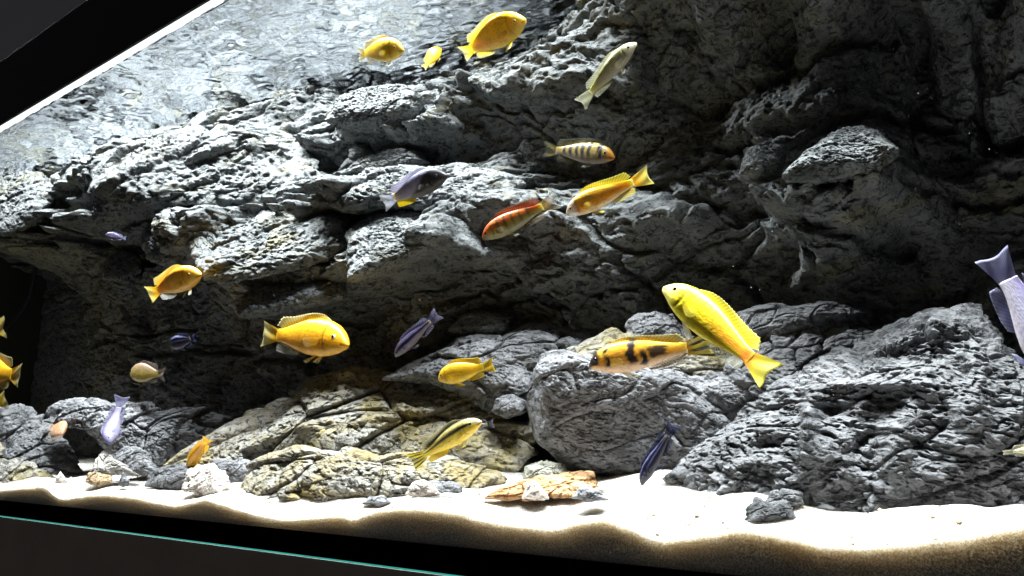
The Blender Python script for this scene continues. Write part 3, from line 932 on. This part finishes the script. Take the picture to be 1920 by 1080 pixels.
def fish(label, head, tail, depth, tint, fins, dd=0.0, deep=1.0, roll=0.0, bend=0.0, eye="eye_gold", group="fish in the aquarium", seed=0, tail_spread=1.0, dorsal=1.0, tail_alpha=0.9, flip=False):
    """snout and tail tip as photo pixels; depth is the snout's distance behind the glass, dd how much farther back the tail is"""
    deep *= 0.9
    H, T = at(*head, depth), at(*tail, depth + dd)
    L = np.linalg.norm(H - T)
    SL = L / 1.215
    f = (H - T) / L
    mid = (H + T) / 2
    v = CAM - mid
    lat = v - f * (v @ f)
    lat /= np.linalg.norm(lat)
    dor = np.cross(f, lat)
    if dor[2] < 0:
        dor = -dor
    if flip:
        dor = -dor
    r = math.radians(roll)
    dor = dor * math.cos(r) + lat * math.sin(r)
    lat = np.cross(dor, f)
    base = mid
    rs = np.random.RandomState(100 + seed)

    def world(s, y, z):
        """body coordinates (fractions of body length) to the room, bent sideways along the spine"""
        s, y, z = np.broadcast_arrays(*(np.asarray(a, float) for a in (s, y, z)))
        k = np.maximum(s - 0.28, 0)
        yb = y + bend * k ** 2
        return H - base + SL * (-(s)[..., None] * f + yb[..., None] * lat + z[..., None] * dor)

    root = empty("cichlid_fish", base, label=label, cat="fish", group=group)
    ns, nr = 84, 40
    ss = np.linspace(0, 1, ns) ** 1.25
    top = np.interp(ss, PROFILE_S, PROFILE_T) * deep
    bot = np.interp(ss, PROFILE_S, PROFILE_B) * deep
    wid = np.interp(ss, PROFILE_S, PROFILE_W)
    for arr in (top, bot, wid):
        for _ in range(3):
            arr[2:-1] = (arr[1:-2] + 2 * arr[2:-1] + arr[3:]) / 4
    an = np.linspace(0, 2 * math.pi, nr, endpoint=False)
    S = np.repeat(ss[:, None], nr, 1)
    ca, sa = np.cos(an)[None], np.sin(an)[None]
    Yb = wid[:, None] * np.sign(ca) * np.abs(ca) ** 0.85
    Zb = np.where(sa > 0, top[:, None], bot[:, None]) * np.sign(sa) * np.abs(sa) ** 0.95
    drop = -0.018 * np.exp(-(ss / 0.06) ** 2)[:, None]       # the snout sits a little low
    Zb = Zb + drop
    tt = np.sign(sa) * np.abs(sa) + 0 * S
    gill = np.exp(-(((S - (0.235 - 0.05 * tt ** 2)) / 0.010) ** 2)) * (np.abs(tt) < 0.8)
    mouth = np.exp(-(((Zb - (drop - 0.006 - 0.15 * S)) / 0.006) ** 2)) * (S < 0.062)
    Yb = Yb * (1 - 0.07 * gill - 0.18 * mouth) * (1 + 0.04 * np.exp(-(((S - 0.19) / 0.05) ** 2)))
    V = world(S, Yb, Zb).reshape(-1, 3)
    capn, capt = world(-0.004, 0.0, drop[0, 0]), world(1.0, 0.0, 0.0)
    n = len(V)
    V = np.vstack([V, capn, capt])
    i = np.arange(nr)
    T3 = np.concatenate([np.stack([np.full(nr, n), (i + 1) % nr, i], 1), np.stack([np.full(nr, n + 1), n - nr + i, n - nr + (i + 1) % nr], 1)])
    body = mesh_obj("body", V, grid_faces(nr, ns, wrap=True), M["skin"], root, tris=T3)
    sv, tv = np.append(S.ravel(), [0, 1]), np.append(tt.ravel(), [0, 0])
    side = np.append((0 * S + np.sign(ca)).ravel(), [1, 1])
    nz = fbm(np.stack([sv * 5 + seed * 3.7, tv * 1.6, side * 9.0], 1), 3, 300 + seed)
    colr = tint(sv, tv, nz)
    g = np.append(gill.ravel(), [0, 0]) * 0.35 + np.append(mouth.ravel(), [0, 0]) * 0.65
    colr = colr * (1 - g)[:, None]
    vattr(body, "tint", np.clip(colr * 1.02, 0, 1))
    uv = body.data.uv_layers.new(name="UVMap")
    li = np.empty(len(body.data.loops), np.int32)
    body.data.loops.foreach_get("vertex_index", li)
    uvv = np.stack([sv * 34, tv * 9 * deep], 1)[li].astype(np.float32)
    uv.data.foreach_set("uv", uvv.ravel())

    def sheet(name, root_pts, tip_pts, fin, thick=0.0035, rays=16, wob=0.004, jag=0.0, nl=9):
        """a fin: a thin membrane with ribs between its root line and its outer edge (points in body fractions)"""
        A, B = np.array(root_pts, float), np.array(tip_pts, float)
        m = rays * 3 + 1
        t = np.linspace(0, 1, m)
        a = np.stack([np.interp(t, np.linspace(0, 1, len(A)), A[:, k]) for k in range(3)], 1)
        b = np.stack([np.interp(t, np.linspace(0, 1, len(B)), B[:, k]) for k in range(3)], 1)
        for _ in range(2):
            b[1:-1] = (b[:-2] + 2 * b[1:-1] + b[2:]) / 4
        rib = 0.5 + 0.5 * np.cos(t * rays * 2 * math.pi)
        lam = np.linspace(0, 1, nl)
        pts, cc, cov = [], [], []
        ph = rs.rand() * 6
        for l in lam:
            w = l * (1 - jag * (1 - rib))
            p = a + (b - a) * w[:, None]
            nrm = np.array([0, 1, 0.0]) if abs(A[0, 1]) < 1e-6 else np.array([0.3, 0.4, 0.85])
            p = p + nrm * (wob * np.sin(t * 9 + l * 4 + ph) * l)[:, None]
            pts.append((p, nrm * ((0.35 + 0.65 * rib) * thick * (1 - 0.8 * l))[:, None] * 0.5))
            base_c = fin(np.full(m, l), t)
            if name == "tail_fin":
                k = np.clip(1 - l / 0.35, 0, 1)
                base_c[:, :3] = base_c[:, :3] * (1 - k) + tint(np.full(m, .97), np.zeros(m), np.zeros(m)) * k
                base_c[:, 3] = np.maximum(base_c[:, 3], k)
            cc.append(base_c[:, :3] * (0.80 + 0.20 * rib)[:, None])
            cov.append(np.clip(base_c[:, 3] * (0.72 + 0.28 * rib), 0, 1))
        P1 = np.concatenate([p + d for p, d in pts])
        P2 = np.concatenate([p - d for p, d in pts])
        W = world(*np.concatenate([P1, P2]).T)
        Q = np.concatenate([grid_faces(m, nl), grid_faces(m, nl, len(P1))[:, ::-1]])
        k = np.arange(m - 1)
        e1 = (nl - 1) * m + k
        Q = np.concatenate([Q, np.stack([e1, e1 + 1, e1 + 1 + len(P1), e1 + len(P1)], 1)])
        o = mesh_obj(name, W, Q, M["fin"], root)
        vattr(o, "tint", np.clip(np.tile(np.concatenate(cc), (2, 1)) * 1.0, 0, 1))
        vattr(o, "cover", np.tile(np.concatenate(cov), 2))
        return o

    pt = lambda s: float(np.interp(s, PROFILE_S, PROFILE_T)) * deep
    pb = lambda s: -float(np.interp(s, PROFILE_S, PROFILE_B)) * deep
    dsx = np.linspace(0.24, 0.90, 9)
    dh = np.array([.020, .060, .070, .074, .076, .080, .092, .115, .030]) * dorsal * 0.74
    dx = np.array([.03, .03, .035, .04, .045, .05, .07, .13, .10])
    sheet("dorsal_fin", [(s, 0, pt(s) - .012) for s in dsx], [(s + x, 0, pt(s) + h) for s, x, h in zip(dsx, dx, dh)], fins["dorsal"], rays=22, jag=fins.get("jag", .10))
    asx = np.linspace(0.62, 0.90, 6)
    sheet("anal_fin", [(s, 0, pb(s) + .012) for s in asx], [(s + x, 0, pb(s) - h) for s, x, h in zip(asx, (.04, .07, .09, .11, .13, .08), (.035, .055, .062, .068, .066, .016))], fins["anal"], rays=11)
    sp = tail_spread
    sheet("tail_fin", [(.975, 0, z) for z in np.linspace(.056, -.052, 7)],
          [(1.225, 0, .125 * sp), (1.215, 0, .085 * sp), (1.195, 0, .04 * sp), (1.188, 0, 0), (1.195, 0, -.04 * sp), (1.215, 0, -.08 * sp), (1.222, 0, -.118 * sp)], fins["tail"], rays=16, wob=.008, nl=11)
    for sg in (1, -1):
        w0 = float(np.interp(.28, PROFILE_S, PROFILE_W))
        sheet("pectoral_fin", [(.275, sg * w0 * .97, .012), (.280, sg * w0 * .98, -.012), (.288, sg * w0 * .95, -.036)],
              [(.40, sg * (w0 + .030), .020), (.44, sg * (w0 + .04), -.012), (.425, sg * (w0 + .038), -.05), (.375, sg * (w0 + .03), -.072)], fins["pectoral"], rays=10, thick=.004)
        sheet("pelvic_fin", [(.33, sg * .030, pb(.33) + .014), (.365, sg * .026, pb(.36) + .010)],
              [(.44, sg * .055, pb(.4) - .062), (.505, sg * .05, pb(.42) - .06), (.47, sg * .04, pb(.42) - .035)], fins["pelvic"], rays=6, thick=.005)
        # eye: a ball set in the head with a dark pupil facing out
        es, ez = .125, .038 * deep
        ew = float(np.interp(es, PROFILE_S, PROFILE_W)) * .93
        er = .0235
        la, lo_ = 9, 16
        for nm, rad, matn, cap, out in (("eye", er, M[eye], math.pi / 2, 0.0), ("pupil", er * 1.05, M["pupil"], 0.62, 0.0)):
            Vp, Qp = [], []
            for a in range(la + 1):
                th = cap * (0.02 + 0.98 * a / la)
                for b in range(lo_):
                    fi = 2 * math.pi * b / lo_
                    Vp.append((es + rad * math.sin(th) * math.cos(fi), sg * (ew - er * .45 + rad * .85 * math.cos(th)), ez + rad * math.sin(th) * math.sin(fi)))
            Wp = world(*np.array(Vp).T)
            if nm == "eye":
                eo = mesh_obj("eye", Wp, grid_faces(lo_, la + 1, wrap=True), matn, root)
            else:
                mesh_obj("pupil", Wp, grid_faces(lo_, la + 1, wrap=True), matn, eo)
    return root


# colours: body tints take (along the body 0..1, belly -1 .. back 1, noise); fins take (root 0 .. edge 1, along)
def solid(back, flank, belly, face=None, wash=0.25):
    def f(s, t, n):
        c = mixc(flank, back, (t + 0.05) / 0.75)
        c = mixc_rows(c, belly, (-t - 0.25) / 0.6)
        if face is not None:
            c = mixc_rows(c, face, (0.20 - s) / 0.10)
        return c * (1 + wash * n)[:, None]
    return f


def mixc_rows(c, b, f):
    f = np.clip(f, 0, 1)[:, None]
    return c * (1 - f) + np.asarray(b) * f


def fin(col, edge=None, a=0.85, edge_a=0.5, streak=None):
    def g(l, t):
        c = mixc(col, col if edge is None else edge, (l - 0.35) / 0.6)
        if streak is not None:
            st = np.clip(np.sin(t * streak[1] * 6.28 + l * 3) * 1.8, 0, 1) * np.clip(l * 3, 0, 1)
            c = mixc_rows(c, streak[0], st)
        return np.concatenate([c, (a + (edge_a - a) * l)[:, None]], 1)
    return g


def finset(col, edge=None, a=.78, ea=.32, tail=None, pelvic=None, pect=None, anal=None, dorsal=None, **kw):
    base = fin(col, edge, a, ea)
    d = dict(dorsal=dorsal or base, anal=anal or fin(col, edge, a * .85, ea * .8), tail=tail or base, pectoral=pect or fin(col, edge, .30, .10), pelvic=pelvic or fin(col, edge, .75, .4))
    d.update(kw)
    return d


YEL, LEM, ORA, AMB = (.92, .70, .012), (.90, .82, .010), (.90, .45, .010), (.90, .58, .010)
WHT, CRM = (.82, .80, .74), (.74, .70, .50)
yellow_body = solid(YEL, AMB, (.88, .60, .05), (.88, .66, .10))
orange_body = solid((.86, .46, .02), ORA, (.86, .48, .04), (.86, .50, .05))
lemon_body = solid(LEM, (.90, .77, .010), (.90, .78, .02), (.90, .84, .20))
yellow_fins = finset((.86, .62, .03), (.85, .76, .35))
orange_fins = finset((.84, .50, .04), (.85, .74, .36))


def barred(base_back, base_belly, bar, bars, face=None, width=.035):
    def f(s, t, n):
        c = mixc(base_belly, base_back, (t + .5) / .9)
        for b in bars:
            c = mixc_rows(c, bar, band(s + .02 * n, b + .012 * t, width) * np.clip(t * 1.5 + 1.1, 0, 1))
        if face is not None:
            c = mixc_rows(c, face, (0.14 - s) / 0.08)
        return c * (1 + .3 * n)[:, None]
    return f


def striped(ground, belly, dark, stripes, width, head=None):
    """stripes along the body at given heights"""
    def f(s, t, n):
        c = mixc(belly, ground, (t + .55) / .5)
        for h in stripes:
            c = mixc_rows(c, dark, band(t + .10 * n, h, width) * np.clip((s - .04) * 14, 0, 1))
        if head is not None:
            c = mixc_rows(c, head, (0.12 - s) / 0.06)
        return c * (1 + .25 * n)[:, None]
    return f


def deep_yellow_tail_spot(s, t, n):
    c = lemon_body(s, t, n)
    c = mixc_rows(c, (.84, .34, .01), np.clip((s - .40) / .4, 0, 1) * np.clip(.75 - np.abs(t), 0, 1) * 1.6)
    return mixc_rows(c, (.80, .22, .01), band(s, .95, .07, .9) * .95)


def white_faced_orange(s, t, n):
    c = solid((.84, .55, .04), (.86, .42, .02), (.84, .66, .36))(s, t, n)
    for k in range(5):
        c = mixc_rows(c, (.86, .62, .12), band(t, -.5 + .28 * k, .06, .8) * .4)
    c = mixc_rows(c, (.85, .78, .74), (.24 - s - .02 * n) / .09)
    return mixc_rows(c, (.72, .12, .08), band(s, .235, .05, .8) * band(t, -.28, .34, .9) * .8)


def blotched(s, t, n):
    c = mixc((.84, .58, .36), (.86, .42, .03), (t + .62) / .5)
    c = mixc_rows(c, (.86, .58, .05), (t - .35) / .4)
    blk = (.035, .018, .015)
    nz = .05 * n
    c = mixc_rows(c, blk, ((.19 - s + nz) / .05) * np.clip((t + .32) * 5, 0, 1))
    c = mixc_rows(c, blk, band(s + nz, .26, .035) * band(t, -.05, .45))
    c = mixc_rows(c, blk, band(s + nz, .245, .03) * band(t, .62, .16))
    c = mixc_rows(c, blk, band(s + nz, .51 + .0, .038) * np.clip((t + .5) * 5, 0, 1))
    c = mixc_rows(c, blk, band(s + nz, .615 + 0, .036) * np.clip((t + .9) * 4, 0, 1) * np.clip((.5 - t) * 4, 0, 1))
    return mixc_rows(c, blk, band(s + nz * 2, .75, .09) * band(t + n * .4, .12, .62) * .95)


def red_green(s, t, n):
    c = mixc((.26, .25, .13), (.36, .27, .04), (t + .5) / .5)
    c = mixc_rows(c, (.56, .13, .02), (t - .05) / .4 + (.4 - s) * .5)
    for b in (.35, .46, .57, .68, .79):
        c = mixc_rows(c, (.10, .08, .03), band(s, b, .028, .8) * .85 * np.clip(t + .8, 0, 1))
    return mixc_rows(c, (.16, .14, .10), (.15 - s) / .06 * np.clip(.6 - t, 0, 1))


def half_dark(s, t, n):
    c = solid((.22, .22, .34), (.34, .32, .45), (.30, .28, .34))(s, t, n)
    c = mixc_rows(c, (.026, .024, .03), ((.54 - .28 * t) - s + .04 * n) / .10)
    return c


def black_yellow_stripe(s, t, n):
    c = mixc((.80, .60, .03), (.74, .66, .22), (t - .0) / .3)
    c = mixc_rows(c, (.03, .028, .02), band(t + .06 * n, .34, .17, .5) * np.clip((s - .07) * 12, 0, 1))
    c = mixc_rows(c, (.04, .035, .025), np.clip((t - .84) / .08, 0, 1))
    return mixc_rows(c, (.40, .37, .22), (.10 - s) / .05 * np.clip(t + .6, 0, 1))


def wash_fish(s, t, n):
    c = mixc((.50, .49, .38), (.40, .40, .20), (t + .3) / .9)
    for b in (.36, .47, .58, .69, .80):
        c = mixc_rows(c, (.30, .30, .18), band(s, b, .022, .9) * .35 * np.clip(t + .6, 0, 1))
    return mixc_rows(c, (.56, .54, .40), (.16 - s) / .08) * (1 + .15 * n)[:, None]


violet_body = solid((.30, .28, .56), (.58, .56, .74), (.68, .65, .78))
navy_stripes = striped((.008, .007, .030), (.022, .018, .045), (.16, .18, .42), (.30, .86), .06)
slate_stripes = striped((.16, .14, .30), (.20, .17, .22), (.012, .009, .03), (.32,), .26)
grey_fins = finset((.28, .30, .34), (.40, .42, .44), .7, .3)
violet_fins = finset((.22, .24, .50), (.45, .47, .70), .8, .35)
navy_fins = finset((.007, .007, .026), (.06, .07, .16), .85, .6, jag=.25)

fish("small plump yellow fish just under the rippled water, nose to the big yellow one", (757, 92), (661, 104), .095, yellow_body, yellow_fins, deep=1.25, seed=1, bend=.15)
fish("tiny yellow fish swimming away between two larger yellow fish under the surface", (826, 90), (794, 128), .10, solid((.80, .50, .01), (.82, .50, .01), (.80, .52, .02)), yellow_fins, dd=-.02, deep=1.5, seed=2)
fish("big deep bodied yellow fish pointing upward just below the water surface", (985, 34), (856, 112), .09, solid((.90, .66, .015), (.88, .48, .008), (.88, .64, .03), (.88, .70, .08)), yellow_fins, deep=1.42, seed=3, bend=.25, roll=6)
fish("pale cream fish with faint bars swimming steeply upward before the dark wall", (1192, 79), (1090, 194), .09, wash_fish, finset((.55, .56, .36), (.6, .6, .45), .8, .4), deep=.92, eye="eye_dark", seed=4, bend=-.12)
fish("black and yellow barred fish in the shade above the white faced orange fish", (1153, 294), (1020, 280), .185, barred((.26, .19, .03), (.20, .17, .13), (.010, .009, .008), (.20, .37, .48, .59, .71, .83), (.42, .19, .02)), finset((.30, .26, .08), (.2, .2, .14), .6, .15), deep=1.0, eye="eye_dark", seed=5)
fish("orange fish with a white face and red cheek, tail raised", (1061, 400), (1214, 330), .07, white_faced_orange, finset((.84, .58, .06), (.80, .74, .22), .95, .75, dorsal=fin((.80, .66, .06), (.62, .56, .08), .95, .85)), deep=.98, eye="eye_gold", seed=6, bend=-.1)
fish("rust red and olive fish with faint bars nosing down beside the white faced orange fish", (904, 446), (1044, 374), .11, red_green, finset((.36, .22, .08), (.30, .30, .24), .6, .25, dorsal=fin((.34, .07, .02), (.26, .06, .02), .85, .6)), deep=.92, eye="eye_dark", seed=7)
fish("lilac grey fish with a charcoal head and a yellow anal fin", (838, 326), (718, 382), .10, half_dark, finset((.42, .42, .50), (.46, .48, .48), .8, .35, anal=fin((.80, .62, .02), (.78, .60, .02), .95, .9), dorsal=fin((.42, .40, .52), (.40, .38, .50), .9, .7)), deep=1.12, eye="eye_dark", seed=8)
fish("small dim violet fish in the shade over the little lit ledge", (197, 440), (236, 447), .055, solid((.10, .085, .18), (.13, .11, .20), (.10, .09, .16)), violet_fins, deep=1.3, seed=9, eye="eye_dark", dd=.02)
fish("orange yellow fish rising beneath the overhanging bright rock", (376, 512), (278, 553), .045, orange_body, finset((.84, .52, .04), (.80, .70, .25), .9, .6, anal=fin((.7, .68, .6), (.7, .7, .66), .6, .3), pelvic=fin((.75, .66, .3), (.7, .7, .66), .7, .4)), deep=1.05, seed=10)
fish("orange yellow fish swimming level in open water before the dark wall", (654, 643), (492, 626), .09, solid((.88, .54, .012), (.88, .38, .008), (.88, .46, .02), (.88, .46, .02)), finset((.84, .58, .05), (.84, .76, .38), .9, .6, anal=fin((.72, .68, .55), (.7, .7, .62), .55, .25)), deep=1.1, eye="eye_pale", seed=11)
fish("slim violet fish with a dark side stripe heading down by the wall", (740, 668), (822, 588), .13, slate_stripes, finset((.08, .075, .17), (.34, .34, .5), .85, .6, jag=.28), deep=.78, eye="eye_dark", seed=12)
fish("small navy fish with pale fin edges low against the dark wall", (320, 648), (366, 634), .075, striped((.014, .012, .045), (.03, .025, .06), (.22, .24, .50), (.30, .86), .08), navy_fins, deep=1.35, eye="eye_dark", seed=13)
fish("small pale pinkish yellow fish near the foot of the wall", (246, 700), (308, 702), .12, solid((.46, .34, .22), (.48, .36, .06), (.46, .38, .14)), finset((.50, .40, .32), (.70, .60, .56), .75, .4), deep=1.25, eye="eye_dark", seed=14)
fish("orange fish passing the dark end of the tank, level with the pale pinkish fish", (-48, 696), (38, 704), .05, orange_body, orange_fins, deep=1.1, seed=15)
fish("yellow fish almost out of view beside the black cable", (-70, 622), (9, 614), .05, yellow_body, yellow_fins, deep=1.0, seed=16)
fish("yellow fish dipping behind the rough rock by the cave", (-62, 772), (13, 750), .05, yellow_body, yellow_fins, deep=1.0, seed=17)
fish("pale lavender fish facing out in front of the rock that bridges the cave", (204, 832), (222, 768), .05, solid((.17, .16, .33), (.22, .21, .38), (.25, .24, .32)), finset((.17, .16, .34), (.26, .25, .40), .7, .4), dd=.03, deep=1.25, seed=18, tail_spread=1.5, bend=.5)
fish("tiny peach pink fish hovering at the mouth of the cave", (118, 812), (92, 800), .06, solid((.62, .32, .18), (.62, .36, .22), (.62, .46, .36)), finset((.7, .5, .4), (.7, .6, .5), .7, .3), dd=.012, deep=1.55, eye="eye_pale", seed=19)
fish("orange fish diving tail up behind the sloping rock", (352, 882), (397, 810), .07, solid((.78, .46, .02), (.80, .38, .015), (.78, .44, .03)), finset((.78, .46, .02), (.80, .50, .04), .95, .8), deep=.85, seed=20, bend=.3)
fish("clear yellow fish resting above the sloping rock", (822, 710), (926, 684), .10, solid((.82, .52, .02), (.84, .54, .015), (.82, .56, .02)), finset((.82, .56, .015), (.80, .60, .03), .98, .9, pelvic=fin((.84, .62, .01), (.84, .64, .01), .98, .9)), deep=1.18, eye="eye_dark", seed=21, dorsal=1.05)
fish("yellow fish with a broad black side stripe above the algae crusted rock", (902, 788), (779, 864), .045, black_yellow_stripe, finset((.66, .54, .06), (.70, .62, .14), .9, .6, tail=fin((.72, .58, .03), (.70, .60, .05), .95, .8, ((.03, .03, .02), 4.5)), dorsal=fin((.05, .045, .03), (.60, .56, .3), .95, .7), anal=fin((.84, .62, .01), (.84, .62, .01), .95, .9)), deep=.88, eye="eye_dark", seed=22, bend=-.1)
fish("dusky grey fish mostly hidden behind the black striped yellow fish", (862, 806), (926, 794), .10, solid((.14, .14, .16), (.18, .18, .2), (.2, .2, .2)), finset((.12, .12, .15), (.26, .27, .32), .85, .6), deep=.8, eye="eye_dark", seed=23)
fish("dark navy fish with pale blue stripes diving toward the sand by the boulder", (1201, 909), (1264, 796), .06, navy_stripes, navy_fins, deep=.82, eye="eye_dark", seed=24)
fish("orange fish blotched with black bars resting over the squat boulder", (1104, 684), (1326, 646), .085, blotched, finset((.70, .56, .10), (.72, .62, .24), .9, .6, tail=fin((.70, .55, .06), (.70, .58, .10), .9, .7, ((.04, .03, .015), 3)), dorsal=fin((.80, .52, .04), (.62, .55, .25), .9, .7), anal=fin((.80, .62, .42), (.7, .6, .5), .6, .3)), deep=1.0, eye="eye_dark", seed=25, dorsal=.75, bend=-.12)
fish("large bright lemon yellow fish with its tail hanging toward the great rough rock", (1246, 536), (1458, 716), .035, deep_yellow_tail_spot, finset((.82, .70, .02), (.80, .74, .10), .95, .85, anal=fin((.75, .72, .45), (.72, .72, .6), .55, .2), pelvic=fin((.80, .78, .6), (.8, .78, .7), .8, .5)), deep=1.02, eye="eye_gold", seed=26, bend=.25)
fish("violet blue fish with its tail toward the dark wall above the great rough rock", (2040, 760), (1858, 478), .03, violet_body, finset((.30, .30, .56), (.50, .50, .74), .9, .6), deep=1.3, eye="eye_dark", seed=27)
fish("pale cream fish mostly out of view in front of the great rough rock", (1990, 838), (1880, 849), .05, solid((.70, .66, .42), (.74, .70, .52), (.7, .68, .6)), finset((.74, .72, .5), (.76, .74, .6), .9, .7), deep=.8, eye="eye_dark", seed=28, tail_spread=.45)


# ------------------------------------------------------------------ fine specks floating in the water
def build_specks():
    r = np.random.RandomState(9)
    V, T = [], []
    for k in range(130):
        p = at(r.uniform(20, 1910), r.uniform(150, 850), r.uniform(0.01, 0.12))
        if p[2] > WATER_Z - 0.01:
            continue
        q = r.uniform(0.00012, 0.00032)
        b = len(V)
        V += [p + np.array(d) * q for d in ((1, 0, 0), (-1, 0, 0), (0, 1, 0), (0, -1, 0), (0, 0, 1), (0, 0, -1))]
        T += [(b + i, b + j, b + m) for i, j, m in ((0, 2, 4), (2, 1, 4), (1, 3, 4), (3, 0, 4), (2, 0, 5), (1, 2, 5), (3, 1, 5), (0, 3, 5))]
    mesh_obj("floating_specks", V, [], M["white_panel"], tris=T, kind="stuff", label="fine pale specks drifting in the water", cat="specks")


build_specks()


def build_grit():
    r = np.random.RandomState(21)
    V, T = [], []
    for k in range(420):
        x, y = r.uniform(-1.5, 0.15), 0.006 + 0.20 * r.rand() ** 1.4
        q = r.uniform(0.0007, 0.0022)
        p = np.array([x, y, float(sand_z(np.array([x]), np.array([y]))[0]) + q * 0.3])
        b = len(V)
        V += [p + np.array(d) * q * r.uniform(0.6, 1.2) for d in ((1, 0, 0), (-1, 0, 0), (0, 1, 0), (0, -1, 0), (0, 0, .7), (0, 0, -1))]
        T += [(b + i, b + j, b + m) for i, j, m in ((0, 2, 4), (2, 1, 4), (1, 3, 4), (3, 0, 4), (2, 0, 5), (1, 2, 5), (3, 1, 5), (0, 3, 5))]
    mesh_obj("grit", V, [], M["tan_stone"], tris=T, kind="stuff", label="coarse brown grit scattered over the white sand", cat="grit", smooth=False)


build_grit()
